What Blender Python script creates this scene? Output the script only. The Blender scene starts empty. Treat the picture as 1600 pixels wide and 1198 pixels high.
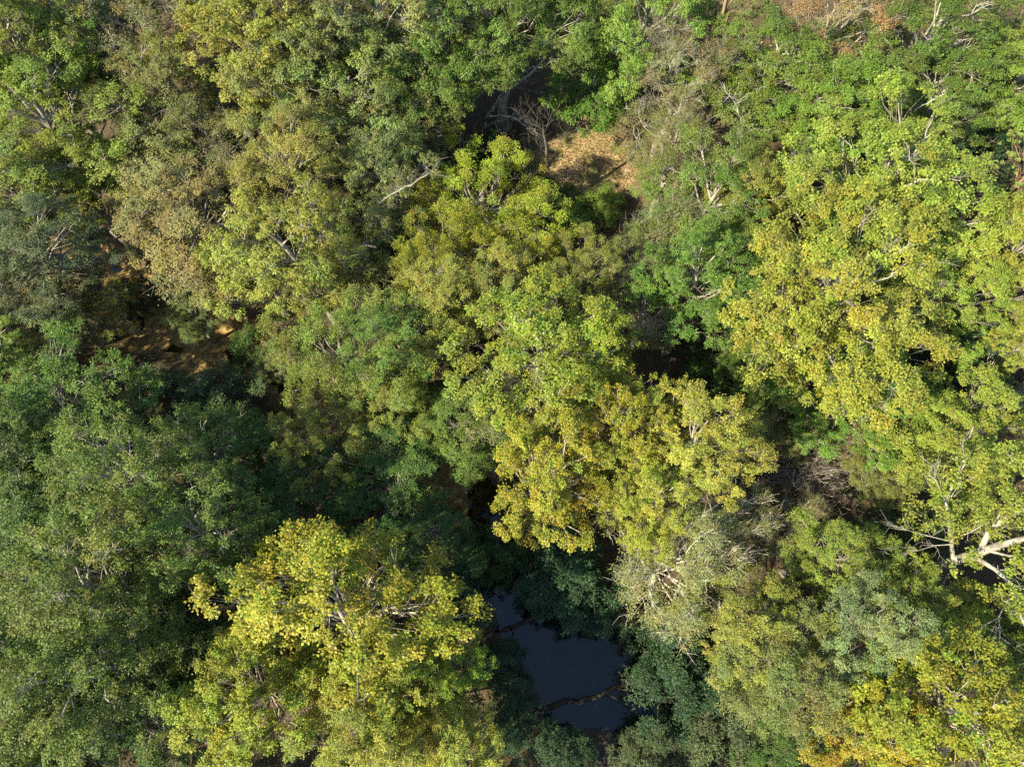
import bpy, math, random
import numpy as np
from mathutils import Vector

# ------------------------------------------------------------------ camera, light, exposure
SC = bpy.context.scene
COL = SC.collection
CAM_H = 50.0
TILT = math.radians(23.0)
HFOV = math.radians(72.0)
FPX = 800.0 / math.tan(HFOV / 2)
cam = bpy.data.cameras.new('camera')
cam.angle = HFOV
cam.clip_start = 0.5
cam.clip_end = 1500
camo = bpy.data.objects.new('camera', cam)
COL.objects.link(camo)
camo.location = (0, 0, CAM_H)
camo.rotation_euler = (TILT, 0, 0)
SC.camera = camo

SUN_EL = math.radians(40.0)
SUN_AZ = math.atan2(-0.55, -0.83)          # direction TO the sun on the ground, from +x
w = bpy.data.worlds.new('World')
SC.world = w
w.use_nodes = True
wn = w.node_tree
sky = wn.nodes.new('ShaderNodeTexSky')
sky.sky_type = 'NISHITA'
sky.sun_disc = False
sky.sun_elevation = SUN_EL
sky.sun_rotation = math.pi / 2 - SUN_AZ
sky.air_density = 1.0
sky.dust_density = 0.3
sky.ozone_density = 1.0
wn.links.new(sky.outputs[0], wn.nodes['Background'].inputs['Color'])
wn.nodes['Background'].inputs['Strength'].default_value = 0.12

sl = bpy.data.lights.new('sun', 'SUN')
sl.energy = 4.6
sl.angle = math.radians(0.53)
sl.color = (1.0, 0.935, 0.70)
so = bpy.data.objects.new('sun', sl)
COL.objects.link(so)
sd = Vector((math.cos(SUN_AZ) * math.cos(SUN_EL), math.sin(SUN_AZ) * math.cos(SUN_EL), math.sin(SUN_EL)))
so.rotation_euler = sd.to_track_quat('Z', 'Y').to_euler()
so.location = sd * 200

SC.view_settings.view_transform = 'Standard'
SC.view_settings.look = 'None'
SC.view_settings.gamma = 1
SC.view_settings.use_curve_mapping = False
SC.view_settings.exposure = 1.75
SC.render.engine = 'CYCLES'
SC.cycles.max_bounces = 5
SC.cycles.diffuse_bounces = 3
SC.cycles.glossy_bounces = 2
SC.cycles.transmission_bounces = 3
SC.cycles.transparent_max_bounces = 6
SC.cycles.use_denoising = False

# ------------------------------------------------------------------ geometry helpers
def ray(px, py):
    x = (px - 800) / FPX
    y = (599 - py) / FPX
    return x, y * math.cos(TILT) + math.sin(TILT), y * math.sin(TILT) - math.cos(TILT)

def at(px, py, z):
    dx, dy, dz = ray(px, py)
    t = (z - CAM_H) / dz
    return np.array((dx * t, dy * t, z))

def project(p):
    x, y, z = p[0], p[1], p[2] - CAM_H
    yc = y * math.cos(TILT) + z * math.sin(TILT)
    zc = -y * math.sin(TILT) + z * math.cos(TILT)
    return 800 + FPX * x / -zc, 599 - FPX * yc / -zc, -zc

def mesh_np(name, v, f, mat, attr=None, smooth=False):
    """v (n,3); f (m,k) with k = 3 or 4; attr = (m,3) per-face tint"""
    me = bpy.data.meshes.new(name)
    v = np.ascontiguousarray(v, np.float32)
    f = np.ascontiguousarray(f, np.int32)
    m, k = f.shape
    me.vertices.add(len(v))
    me.vertices.foreach_set('co', v.ravel())
    me.loops.add(m * k)
    me.loops.foreach_set('vertex_index', f.ravel())
    me.polygons.add(m)
    me.polygons.foreach_set('loop_start', np.arange(0, m * k, k, dtype=np.int32))
    if smooth:
        me.polygons.foreach_set('use_smooth', np.ones(m, bool))
    me.update(calc_edges=True)
    if attr is not None:
        a = me.attributes.new('tint', 'FLOAT_COLOR', 'FACE')
        c = np.ones((m, 4), np.float32)
        c[:, :3] = attr
        a.data.foreach_set('color', c.ravel())
    me.materials.append(mat)
    return me

def unit(a):
    return a / np.maximum(np.linalg.norm(a, axis=-1, keepdims=True), 1e-6)

class Tubes:
    def __init__(self):
        self.v, self.f, self.n = [], [], 0
    def add(self, pts, rad, sides=5):
        pts = np.asarray(pts, float)
        k = len(pts)
        t = np.gradient(pts, axis=0)
        t = unit(t)
        ref = np.array((0.31, 0.17, 0.93)) if abs(t[0][2]) < 0.8 else np.array((0.94, 0.3, 0.1))
        a = unit(np.cross(t, ref))
        b = np.cross(t, a)
        ang = np.arange(sides) * 2 * math.pi / sides
        ring = (np.cos(ang)[None, :, None] * a[:, None, :] + np.sin(ang)[None, :, None] * b[:, None, :])
        r = np.asarray(rad, float)
        vv = pts[:, None, :] + ring * r[:, None, None]
        self.v.append(vv.reshape(-1, 3))
        i = np.arange(k - 1)[:, None] * sides
        j = np.arange(sides)[None, :]
        j2 = (j + 1) % sides
        q = np.stack((i + j, i + j2, i + sides + j2, i + sides + j), -1).reshape(-1, 4) + self.n
        self.f.append(q)
        self.n += k * sides
    def mesh(self, name, mat):
        return mesh_np(name, np.concatenate(self.v), np.concatenate(self.f), mat, smooth=True)

def curve_pts(a, b, rng, n=5, sag=0.0, wob=0.1, up=0.0):
    a, b = np.asarray(a, float), np.asarray(b, float)
    t = np.linspace(0, 1, n)[:, None]
    p = a + (b - a) * t
    L = np.linalg.norm(b - a)
    mid = np.sin(t * math.pi)
    p = p + mid * rng.normal(0, wob * L * 0.6, 3)
    p[1:-1] += rng.normal(0, wob * L * 0.25, (n - 2, 3))
    p[:, 2:] += mid * (sag + up) * L
    return p

# ------------------------------------------------------------------ materials
def new_mat(name):
    m = bpy.data.materials.new(name)
    m.use_nodes = True
    nt = m.node_tree
    nt.nodes.clear()
    return m, nt

def N(nt, kind, **kw):
    n = nt.nodes.new(kind)
    for k, v in kw.items():
        setattr(n, k, v)
    return n

def mix_rgb(nt, a, b, fac, mode='MIX'):
    n = N(nt, 'ShaderNodeMix', data_type='RGBA', blend_type=mode)
    for sock, val in ((n.inputs[0], fac), (n.inputs[6], a), (n.inputs[7], b)):
        if hasattr(val, 'links') or isinstance(val, bpy.types.NodeSocket):
            nt.links.new(val, sock)
        else:
            sock.default_value = val if not isinstance(val, tuple) else (*val, 1) if len(val) == 3 else val
    return n.outputs[2]

def leaf_material(name, trans=0.42, rough=0.45, spec=0.22):
    m, nt = new_mat(name)
    out = N(nt, 'ShaderNodeOutputMaterial')
    oi = N(nt, 'ShaderNodeObjectInfo')
    at_ = N(nt, 'ShaderNodeAttribute', attribute_name='tint')
    col = mix_rgb(nt, oi.outputs['Color'], at_.outputs['Color'], 1.0, 'MULTIPLY')
    geo = N(nt, 'ShaderNodeNewGeometry')
    hs = N(nt, 'ShaderNodeHueSaturation')
    hs.inputs['Saturation'].default_value = 0.9
    hs.inputs['Value'].default_value = 1.08
    nt.links.new(col, hs.inputs['Color'])
    col2 = mix_rgb(nt, col, hs.outputs['Color'], geo.outputs['Backfacing'])
    p = N(nt, 'ShaderNodeBsdfPrincipled')
    nt.links.new(col2, p.inputs['Base Color'])
    p.inputs['Roughness'].default_value = rough
    p.inputs['Specular IOR Level'].default_value = spec
    t = N(nt, 'ShaderNodeBsdfTranslucent')
    tc = mix_rgb(nt, col, (1.15, 1.05, 0.45), 1.0, 'MULTIPLY')
    nt.links.new(tc, t.inputs['Color'])
    mx = N(nt, 'ShaderNodeMixShader')
    mx.inputs[0].default_value = trans
    nt.links.new(p.outputs[0], mx.inputs[1])
    nt.links.new(t.outputs[0], mx.inputs[2])
    nt.links.new(mx.outputs[0], out.inputs[0])
    return m

LEAF = leaf_material('leaf')
NEEDLE = leaf_material('needle', 0.15, 0.5, 0.4)

def bark_material(name, scale=3.2):
    m, nt = new_mat(name)
    out = N(nt, 'ShaderNodeOutputMaterial')
    p = N(nt, 'ShaderNodeBsdfPrincipled')
    p.inputs['Roughness'].default_value = 0.85
    p.inputs['Specular IOR Level'].default_value = 0.2
    oi = N(nt, 'ShaderNodeObjectInfo')
    tc = N(nt, 'ShaderNodeTexCoord')
    mp = N(nt, 'ShaderNodeMapping')
    mp.inputs['Scale'].default_value = (1, 1, 0.4)
    nt.links.new(tc.outputs['Object'], mp.inputs['Vector'])
    no = N(nt, 'ShaderNodeTexNoise')
    no.inputs['Scale'].default_value = scale
    no.inputs['Detail'].default_value = 6
    nt.links.new(mp.outputs[0], no.inputs['Vector'])
    cr = N(nt, 'ShaderNodeValToRGB')
    cr.color_ramp.elements[0].position = 0.35
    cr.color_ramp.elements[0].color = (0.45, 0.42, 0.38, 1)
    cr.color_ramp.elements[1].position = 0.65
    cr.color_ramp.elements[1].color = (1.2, 1.18, 1.12, 1)
    nt.links.new(no.outputs['Fac'], cr.inputs['Fac'])
    c = mix_rgb(nt, oi.outputs['Color'], cr.outputs['Color'], 1.0, 'MULTIPLY')
    nt.links.new(c, p.inputs['Base Color'])
    bp = N(nt, 'ShaderNodeBump')
    bp.inputs['Strength'].default_value = 0.5
    bp.inputs['Distance'].default_value = 0.03
    nt.links.new(no.outputs['Fac'], bp.inputs['Height'])
    nt.links.new(bp.outputs[0], p.inputs['Normal'])
    nt.links.new(p.outputs[0], out.inputs[0])
    return m

BARK = bark_material('bark')

def ground_material():
    m, nt = new_mat('forest_floor')
    out = N(nt, 'ShaderNodeOutputMaterial')
    p = N(nt, 'ShaderNodeBsdfPrincipled')
    p.inputs['Roughness'].default_value = 0.95
    p.inputs['Specular IOR Level'].default_value = 0.1
    tc = N(nt, 'ShaderNodeTexCoord')
    def noise(s, d=5, r=0.6):
        n = N(nt, 'ShaderNodeTexNoise')
        n.inputs['Scale'].default_value = s
        n.inputs['Detail'].default_value = d
        n.inputs['Roughness'].default_value = r
        nt.links.new(tc.outputs['Object'], n.inputs['Vector'])
        return n.outputs['Fac']
    def ramp(src, stops):
        r = N(nt, 'ShaderNodeValToRGB')
        e = r.color_ramp.elements
        while len(e) < len(stops):
            e.new(0.5)
        for el, (pos, c) in zip(e, stops):
            el.position = pos
            el.color = (*c, 1)
        nt.links.new(src, r.inputs['Fac'])
        return r.outputs['Color']
    fine = noise(9.0, 8, 0.7)
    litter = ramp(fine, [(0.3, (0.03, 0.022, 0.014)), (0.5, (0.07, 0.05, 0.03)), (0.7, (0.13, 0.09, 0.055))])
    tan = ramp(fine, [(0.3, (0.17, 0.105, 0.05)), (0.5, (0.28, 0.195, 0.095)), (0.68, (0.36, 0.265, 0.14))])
    big = noise(0.55, 4, 0.55)
    green = ramp(fine, [(0.35, (0.07, 0.08, 0.02)), (0.65, (0.20, 0.20, 0.06))])
    gm = N(nt, 'ShaderNodeMapRange')
    gm.inputs['From Min'].default_value = 0.50
    gm.inputs['From Max'].default_value = 0.62
    nt.links.new(big, gm.inputs['Value'])
    tan = mix_rgb(nt, tan, green, gm.outputs[0])
    ca = N(nt, 'ShaderNodeAttribute', attribute_name='clearing')
    sa = N(nt, 'ShaderNodeAttribute', attribute_name='sand')
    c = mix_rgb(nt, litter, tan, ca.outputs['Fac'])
    mud_reflect = N(nt, 'ShaderNodeAttribute', attribute_name='mud_reflect')
    sand = ramp(noise(2.2, 7, 0.65), [(0.3, (0.08, 0.05, 0.02)), (0.48, (0.20, 0.13, 0.05)), (0.66, (0.40, 0.27, 0.11))])
    silt_reflect = ramp(noise(0.8, 5, 0.6), [(0.38, (0.030, 0.058, 0.068)), (0.55, (0.050, 0.078, 0.082)), (0.68, (0.10, 0.092, 0.066))])  # pond mud; sky reflection painted in blue-green, reflected crowns as brown patches
    sand = mix_rgb(nt, sand, silt_reflect, mud_reflect.outputs['Fac'])
    c = mix_rgb(nt, c, sand, sa.outputs['Fac'])
    nt.links.new(c, p.inputs['Base Color'])
    bp = N(nt, 'ShaderNodeBump')
    bp.inputs['Strength'].default_value = 0.6
    bp.inputs['Distance'].default_value = 0.06
    nt.links.new(fine, bp.inputs['Height'])
    nt.links.new(bp.outputs[0], p.inputs['Normal'])
    nt.links.new(p.outputs[0], out.inputs[0])
    return m

def water_material():
    m, nt = new_mat('creek_water')
    out = N(nt, 'ShaderNodeOutputMaterial')
    tc = N(nt, 'ShaderNodeTexCoord')
    no = N(nt, 'ShaderNodeTexNoise')
    no.inputs['Scale'].default_value = 2.2
    no.inputs['Detail'].default_value = 3
    nt.links.new(tc.outputs['Object'], no.inputs['Vector'])
    bp = N(nt, 'ShaderNodeBump')
    bp.inputs['Strength'].default_value = 0.16
    bp.inputs['Distance'].default_value = 0.05
    nt.links.new(no.outputs['Fac'], bp.inputs['Height'])
    fr = N(nt, 'ShaderNodeFresnel')
    fr.inputs['IOR'].default_value = 1.46
    nt.links.new(bp.outputs[0], fr.inputs['Normal'])
    tr = N(nt, 'ShaderNodeBsdfTransparent')
    tr.inputs['Color'].default_value = (0.50, 0.48, 0.40, 1)
    gl = N(nt, 'ShaderNodeBsdfGlossy')
    gl.inputs['Roughness'].default_value = 0.03
    nt.links.new(bp.outputs[0], gl.inputs['Normal'])
    mx = N(nt, 'ShaderNodeMixShader')
    nt.links.new(fr.outputs[0], mx.inputs[0])
    nt.links.new(tr.outputs[0], mx.inputs[1])
    nt.links.new(gl.outputs[0], mx.inputs[2])
    nt.links.new(mx.outputs[0], out.inputs[0])
    return m

# ------------------------------------------------------------------ tagging
def tag(o, label=None, cat=None, group=None, kind=None):
    if label: o['label'] = label
    if cat: o['category'] = cat
    if group: o['group'] = group
    if kind: o['kind'] = kind
    return o

def link(name, me, parent=None, color=None):
    o = bpy.data.objects.new(name, me)
    COL.objects.link(o)
    if parent is not None: o.parent = parent
    if color is not None: o.color = (*color, 1)
    return o

# ------------------------------------------------------------------ terrain and creek
WATER_Z = -0.55
CREEK = [(-260, 360, 2.0), (-60, 380, 2.0), (120, 398, 1.9), (190, 440, 1.7), (245, 515, 2.0), (330, 542, 2.6), (440, 575, 2.0),
         (560, 655, 1.9), (690, 755, 2.0), (768, 815, 1.5), (785, 905, 1.7), (855, 985, 2.6), (920, 1035, 3.6),
         (985, 1080, 3.5), (1080, 1170, 2.4), (1250, 1300, 2.4), (1500, 1500, 2.4)]
CP = np.array([at(a, b, WATER_Z)[:2] for a, b, _ in CREEK])
CW = np.array([c for *_, c in CREEK])
CLEAR = at(918, 258, 1.4)[:2]

def creek_depth(x, y):
    """<0 outside; 0..1 inside, 1 at mid channel"""
    x, y = np.asarray(x, float), np.asarray(y, float)
    best = np.full(x.shape, -99.0)
    for i in range(len(CP) - 1):
        a, b = CP[i], CP[i + 1]
        d = b - a
        t = np.clip(((x - a[0]) * d[0] + (y - a[1]) * d[1]) / (d @ d), 0, 1)
        dist = np.hypot(x - a[0] - t * d[0], y - a[1] - t * d[1])
        wd = CW[i] + (CW[i + 1] - CW[i]) * t
        wd = wd * (1 + 0.16 * np.sin(x * 1.1 + y * 0.7) + 0.12 * np.sin(y * 1.9 - x * 0.4))
        best = np.maximum(best, 1 - dist / wd)
    return best

def ground_z(x, y):
    x, y = np.asarray(x, float), np.asarray(y, float)
    z = 0.22 * np.sin(x * 0.31 + 1) * np.cos(y * 0.27) + 0.12 * np.sin(x * 0.83 - y * 0.6) + 0.25
    z = z + 0.11 * np.clip(y - 32, 0, 60)
    c = creek_depth(x, y)
    s = np.clip((c + 0.55) / 0.85, 0, 1)
    s = s * s * (3 - 2 * s)
    bed = np.where(x < -3, -0.50 + 0.11 * np.sin(x * 1.3 + 0.6 * y) * np.sin(y * 1.1 + 0.4), -1.15)
    return z * (1 - s) + bed * s

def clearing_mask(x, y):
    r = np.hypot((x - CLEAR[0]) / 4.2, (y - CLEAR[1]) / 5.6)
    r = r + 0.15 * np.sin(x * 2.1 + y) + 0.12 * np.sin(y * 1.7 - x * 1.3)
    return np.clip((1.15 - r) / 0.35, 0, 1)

def axis(lo, a, b, hi, fine, coarse):
    return np.concatenate((np.arange(lo, a, coarse), np.arange(a, b, fine), np.arange(b, hi + 1, coarse)))

gx = axis(-240, -60, 60, 240, 0.7, 9)
gy = axis(-200, -15, 72, 300, 0.7, 9)
X, Y = np.meshgrid(gx, gy)
Z = ground_z(X, Y)
nv = np.stack((X, Y, Z), -1).reshape(-1, 3)
ny, nx = X.shape
I = (np.arange(ny - 1)[:, None] * nx + np.arange(nx - 1)[None, :]).reshape(-1, 1)
gf = np.concatenate((I, I + 1, I + nx + 1, I + nx), 1)
gm_ = mesh_np('ground', nv, gf, ground_material(), smooth=True)
for nm, val in (('clearing', clearing_mask(X, Y)), ('sand', np.clip((creek_depth(X, Y) + 0.25) / 0.3, 0, 1)),
                ('mud_reflect', np.clip((X + 4) / 4, 0, 1))):  # where the bed takes the pond mud with painted reflections
    a_ = gm_.attributes.new(nm, 'FLOAT', 'POINT')
    a_.data.foreach_set('value', val.ravel().astype(np.float32))
tag(link('ground', gm_), 'brown leaf-strewn forest floor with one tan sunlit clearing', kind='structure')
wm = mesh_np('creek', np.array([(-130, -60, WATER_Z), (130, -60, WATER_Z), (130, 120, WATER_Z), (-130, 120, WATER_Z)]),
             np.array([(0, 1, 2, 3)]), water_material())
tag(link('creek', wm), 'dark still creek winding under the trees over a sandy bed', kind='structure')

# ------------------------------------------------------------------ leaves and trees
def leaf_quads(p, d, n, L, W, rng, fold=0.18, sag=0.12):
    m = len(p)
    d = unit(d)
    s = unit(np.cross(d, n))
    n = np.cross(s, d)
    L = np.asarray(L).reshape(-1, 1) * np.ones((m, 1))
    W = np.asarray(W).reshape(-1, 1) * np.ones((m, 1))
    v0 = p
    v1 = p + d * L * 0.45 + s * W * 0.5 + n * W * fold
    v2 = p + d * L - n * L * sag
    v3 = p + d * L * 0.45 - s * W * 0.5 + n * W * fold
    v = np.stack((v0, v1, v2, v3), 1).reshape(-1, 3)
    f = np.arange(4 * m).reshape(-1, 4)
    return v, f

SPECIES = {
    # R, H of the proto; lobes, clumps per lobe, leaves per clump, clump radius (h, v), leaf length, width, mode, tint spread
    'gold':   dict(R=5.0, H=17, lobes=27, cl=9, lv=190, cr=(0.42, 0.28), L=0.122, W=0.095, mode='spray', var=0.16, odd=0.16, oddc=(0.55, 0.85, 1.0), twig=0.015, bark=(0.30, 0.26, 0.21)),
    'tulip':  dict(R=6.0, H=19, lobes=32, cl=10, lv=183, cr=(0.46, 0.30), L=0.130, W=0.110, mode='spray', var=0.16, odd=0.07, oddc=(1.35, 1.08, 0.8), twig=0.011, bark=(0.29, 0.26, 0.21)),
    'plume':  dict(R=4.8, H=16, lobes=28, cl=8, lv=212, cr=(0.32, 0.46), L=0.111, W=0.057, mode='plume', var=0.14, odd=0.08, oddc=(1.2, 1.0, 0.8), twig=0.014, bark=(0.22, 0.19, 0.16)),
    'oak':    dict(R=4.8, H=16, lobes=27, cl=9, lv=190, cr=(0.42, 0.26), L=0.115, W=0.076, mode='spray', var=0.14, odd=0.03, oddc=(1.4, 1.1, 0.7), twig=0.015, bark=(0.30, 0.27, 0.23)),
    'hang':   dict(R=4.6, H=17, lobes=26, cl=10, lv=183, cr=(0.35, 0.34), L=0.148, W=0.057, mode='hang', var=0.17, odd=0.08, oddc=(1.25, 1.12, 1.0), twig=0.014, bark=(0.27, 0.245, 0.205)),
    'fine':   dict(R=4.4, H=15, lobes=25, cl=9, lv=229, cr=(0.40, 0.33), L=0.096, W=0.067, mode='spray', var=0.16, odd=0.08, oddc=(1.25, 1.05, 0.8), twig=0.014, bark=(0.25, 0.22, 0.18)),
    'thin':   dict(R=4.2, H=14, lobes=22, cl=12, lv=112, cr=(0.42, 0.34), L=0.092, W=0.059, mode='spray', var=0.18, odd=0.2, oddc=(1.25, 0.95, 0.8), twig=0.015, bark=(0.29, 0.26, 0.21), bare=280),
    'shrub':  dict(R=2.6, H=5.5, lobes=16, cl=8, lv=144, cr=(0.34, 0.22), L=0.118, W=0.057, mode='spray', var=0.14, odd=0.05, oddc=(1.3, 1.1, 0.8), twig=0.011, bark=(0.16, 0.13, 0.11)),
    'pine':   dict(R=3.2, H=17, lobes=16, cl=11, lv=144, cr=(0.30, 0.26), L=0.178, W=0.023, mode='needle', var=0.12, odd=0.05, oddc=(1.3, 1.1, 0.8), twig=0.016, bark=(0.22, 0.15, 0.10)),
}

def emit_leaves(S, C, OUT, LOB, nl, rng, R):
    k = S['lv']
    n = len(C)
    sizes = rng.uniform(0.65, 1.3, n)
    cnt = np.maximum(8, (k * sizes ** 1.6 * rng.uniform(0.55, 1.25, n))).astype(int)
    idx = np.repeat(np.arange(n), cnt)
    m = len(idx)
    o = rng.normal(0, 1, (m, 3))
    o = unit(o) * rng.random((m, 1)) ** 0.5
    o *= np.where(rng.random((m, 1)) < 0.22, rng.uniform(1.0, 2.1, (m, 1)), 1.0)
    h, v = S['cr']
    size = sizes[idx][:, None] * (R / S['R']) ** 0.3
    mode = S['mode']
    outw = OUT[idx]
    if mode in ('spray', 'hang'):
        # several shoots per clump: leaves string along them instead of filling a ball
        ns = 6
        sh = unit(rng.normal(0, 1, (n, ns, 3)) * np.array((1, 1, 0.45)) + 0.7 * OUT[:, None, :] + np.array((0, 0, 0.15)))
        which = rng.integers(0, ns, m)
        t = rng.random(m) ** 0.7
        base = sh[idx, which] * (t * 1.25)[:, None] * size * np.array((h, h, v * 1.4))
        pos = C[idx] + base + o * np.array((h, h, v)) * size * 0.42
        sdir = sh[idx, which]
    elif mode == 'plume':
        pos = C[idx] + o * np.array((h, h, v)) * size * (1.1 - 0.45 * np.clip(o[:, 2:], 0, 1)) + np.array((0, 0, 0.15))
        sdir = o
    else:
        pos = C[idx]
        sdir = o
    if mode == 'spray':
        d = unit(o + 0.8 * sdir + rng.normal(0, 0.5, (m, 3))) * np.array((1, 1, 0.5)) - np.array((0, 0, 0.22))
        nn = np.array((0, 0, 1.0)) + 0.45 * outw + rng.normal(0, 0.42, (m, 3))
    elif mode == 'hang':
        d = unit(o * np.array((1, 1, 0.4)) + 0.5 * sdir) + np.array((0, 0, -0.85)) + rng.normal(0, 0.25, (m, 3))
        nn = unit(o * np.array((1, 1, 0.2)) + 0.4 * outw) + np.array((0, 0, 0.5)) + rng.normal(0, 0.35, (m, 3))
    elif mode == 'plume':
        d = unit(o * np.array((1, 1, 0.5)) + np.array((0, 0, 0.35))) + rng.normal(0, 0.4, (m, 3))
        nn = np.array((0, 0, 0.8)) + 0.7 * o + rng.normal(0, 0.4, (m, 3))
    else:
        d = unit(o + 0.6 * outw)
        nn = rng.normal(0, 1, (m, 3)) + np.array((0, 0, 1.0))
    Ls = S['L'] * rng.uniform(0.65, 1.25, m)
    Ws = S['W'] * rng.uniform(0.7, 1.25, m)
    vv, ff = leaf_quads(pos, d, nn, Ls, Ws, rng)
    tint = np.ones((m, 3)) * (1 + rng.normal(0, S['var'], (m, 1)))
    cl = rng.normal(0, 0.045, (n, 3)) + rng.normal(0, 0.09, (n, 1))
    lb = rng.normal(0, 0.035, (nl, 3)) * np.array((1.3, 0.6, 1)) + rng.normal(0, 0.06, (nl, 1))
    tint *= 1 + cl[idx] + lb[LOB[idx]]
    oddp = np.clip(S['odd'] * rng.gamma(1.2, 0.9, n), 0, 0.8)
    odd = rng.random(m) < oddp[idx]
    tint[odd] *= np.array(S['oddc'])
    tint = np.clip(tint, 0.35, 1.9)
    leafm = NEEDLE if mode == 'needle' else LEAF
    return vv, ff, tint, leafm

def make_proto(kind, seed, R=None, H=None, lobes=None, low=None):
    S = SPECIES[kind]
    rng = np.random.default_rng(seed)
    R = R or S['R']; H = H or S['H']
    nl = lobes or S['lobes']
    low = low or (0.42 if kind != 'shrub' else 0.2)
    z0 = H * low
    tub = Tubes()
    lean = rng.normal(0, 0.035, 2) * H
    tr0 = max(0.10, 0.021 * H) * (0.5 if kind == 'shrub' else 1)
    tz = np.linspace(0, 0.86 * H, 8)
    tp = np.stack((lean[0] * (tz / H) ** 1.3, lean[1] * (tz / H) ** 1.3, tz), 1)
    tp[1:, :2] += rng.normal(0, 0.012 * H, (7, 2))
    trad = tr0 * (1 - 0.88 * (tz / tz[-1])) ** 0.9
    trad[0] *= 1.35
    tub.add(tp, trad, 7)
    # lobes spread over a broad dome with uneven reach
    ga = 2.399963
    lc, lr = [], []
    ph0 = rng.uniform(0, 6.28)
    squash = rng.uniform(0.85, 1.15, 2)
    for i in range(nl):
        u = (i + 0.5) / nl
        cosphi = 1.0 - 1.25 * u                      # from the top to a little under the waist
        sinphi = math.sqrt(max(0, 1 - cosphi ** 2))
        th = ph0 + ga * i + rng.normal(0, 0.3)
        reach = rng.uniform(0.72, 1.22)
        rr = R * 0.78 * sinphi * reach * (1.0 if i % 3 else 0.72)
        zz = z0 + (H - z0) * (0.34 + 0.53 * cosphi * rng.uniform(0.78, 1.08)) - (0.0 if i % 3 else 0.06 * H)
        lc.append((rr * math.cos(th) * squash[0] + lean[0] * 0.7, rr * math.sin(th) * squash[1] + lean[1] * 0.7, zz))
        lr.append(R * rng.uniform(0.16, 0.31))
    lc, lr = np.array(lc), np.array(lr)
    C, OUT, LOB = [], [], []
    for i in range(nl):
        c, r = lc[i], lr[i]
        zt = np.clip(c[2] - np.hypot(c[0], c[1]) * rng.uniform(0.55, 0.95) - 0.1 * H, z0 * 0.55, 0.8 * H)
        bx = np.array((np.interp(zt, tz, tp[:, 0]), np.interp(zt, tz, tp[:, 1]), zt))
        pts = curve_pts(bx, c, rng, 6, up=0.06, wob=0.10)
        r0 = tr0 * 0.30 * (1 - 0.6 * zt / H) + 0.012
        tub.add(pts, np.linspace(r0, 0.020, 6), 5)
        k = max(4, int(S['cl'] * (r / (0.24 * R)) ** 1.8))
        dv = unit(rng.normal(0, 1, (k, 3)) + np.array((0, 0, 0.55)) + 0.5 * unit(c - np.array((0, 0, z0 + 0.3 * (H - z0)))))
        rad = r * (0.45 + 0.60 * rng.random(k) ** 0.5)
        flat = np.array((1.0, 1.0, 0.78 if S['mode'] != 'plume' else 1.15))
        cc = c + dv * rad[:, None] * flat
        C.append(cc); OUT.append(dv); LOB.append(np.full(k, i))
        for q in range(k):
            a = pts[-1 - (q % 3)]
            tub.add(curve_pts(a, cc[q], rng, 4, wob=0.16, up=0.05), np.linspace(S['twig'] * 1.5, S['twig'] * 0.5, 4), 3)
    nf = int(0.30 * nl * S['cl'])                     # leafy twigs inside and on the underside of the crown
    if kind != 'thin':
        dv = unit(rng.normal(0, 1, (nf, 3)) * np.array((1, 1, 0.55)))
        fc = dv * (R * 0.80 * rng.random((nf, 1)) ** 0.5) * np.array((1, 1, 0.5))
        fc[:, 2] += z0 + 0.30 * (H - z0)
        fc[:, :2] += lean * 0.6
        C.append(fc); OUT.append(unit(dv + np.array((0, 0, 0.5)))); LOB.append(rng.integers(0, nl, nf))
        for q in range(nf):
            zt = np.clip(fc[q, 2] - 0.8, 0.2 * H, 0.8 * H)
            a = np.array((np.interp(zt, tz, tp[:, 0]), np.interp(zt, tz, tp[:, 1]), zt))
            tub.add(np.stack((a, (a + fc[q]) / 2 + np.array((0, 0, 0.15)), fc[q])), (S['twig'] * 1.4, S['twig'], S['twig'] * 0.5), 3)
    C, OUT, LOB = np.concatenate(C), np.concatenate(OUT), np.concatenate(LOB)
    nb = S.get('bare', 14)
    for q in range(nb):                               # bare twigs that stick out of the foliage
        i = rng.integers(0, len(C))
        dirn = unit(OUT[i] + rng.normal(0, 0.45, 3) + np.array((0, 0, 0.25)))
        ln = rng.uniform(0.5, 1.5)
        p = curve_pts(C[i] - dirn * 0.4, C[i] + dirn * ln, rng, 4, wob=0.14)
        tub.add(p, np.linspace(S['twig'] * 1.0, 0.005, 4), 3)
        for _ in range(3):
            j = rng.integers(1, 3)
            d2 = unit(dirn + rng.normal(0, 0.6, 3))
            tub.add(np.stack((p[j], p[j] + d2 * ln * 0.25, p[j] + d2 * ln * 0.5 + np.array((0, 0, .05)))), (S['twig'] * 0.6, S['twig'] * 0.4, 0.004), 3)
    vv, ff, tint, leafm = emit_leaves(S, C, OUT, LOB, nl, rng, R)
    crown = mesh_np('crown', vv, ff, leafm, tint)
    trunk = tub.mesh('trunk', BARK)
    return dict(crown=crown, trunk=trunk, R=R, H=H, bark=S['bark'])

PROTO = {}
def proto(kind, var):
    if (kind, var) not in PROTO:
        PROTO[(kind, var)] = make_proto(kind, 1000 + 37 * list(SPECIES).index(kind) + var)
    return PROTO[(kind, var)]

def place_tree(name, x, y, R, H, P, color, label, cat, group, rot, bark=None, sx=1.0):
    z = float(ground_z(x, y))
    root = bpy.data.objects.new(name, None)
    COL.objects.link(root)
    root.empty_display_size = 1
    root.location = (x, y, z - 0.05)
    root.rotation_euler = (0, 0, rot)
    s = R / P['R']
    root.scale = (s * sx, s / sx, H / P['H'])
    tag(root, label, cat, group)
    link('trunk', P['trunk'], root, bark or P['bark'])
    link('crown', P['crown'], root, color)
    return root

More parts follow.
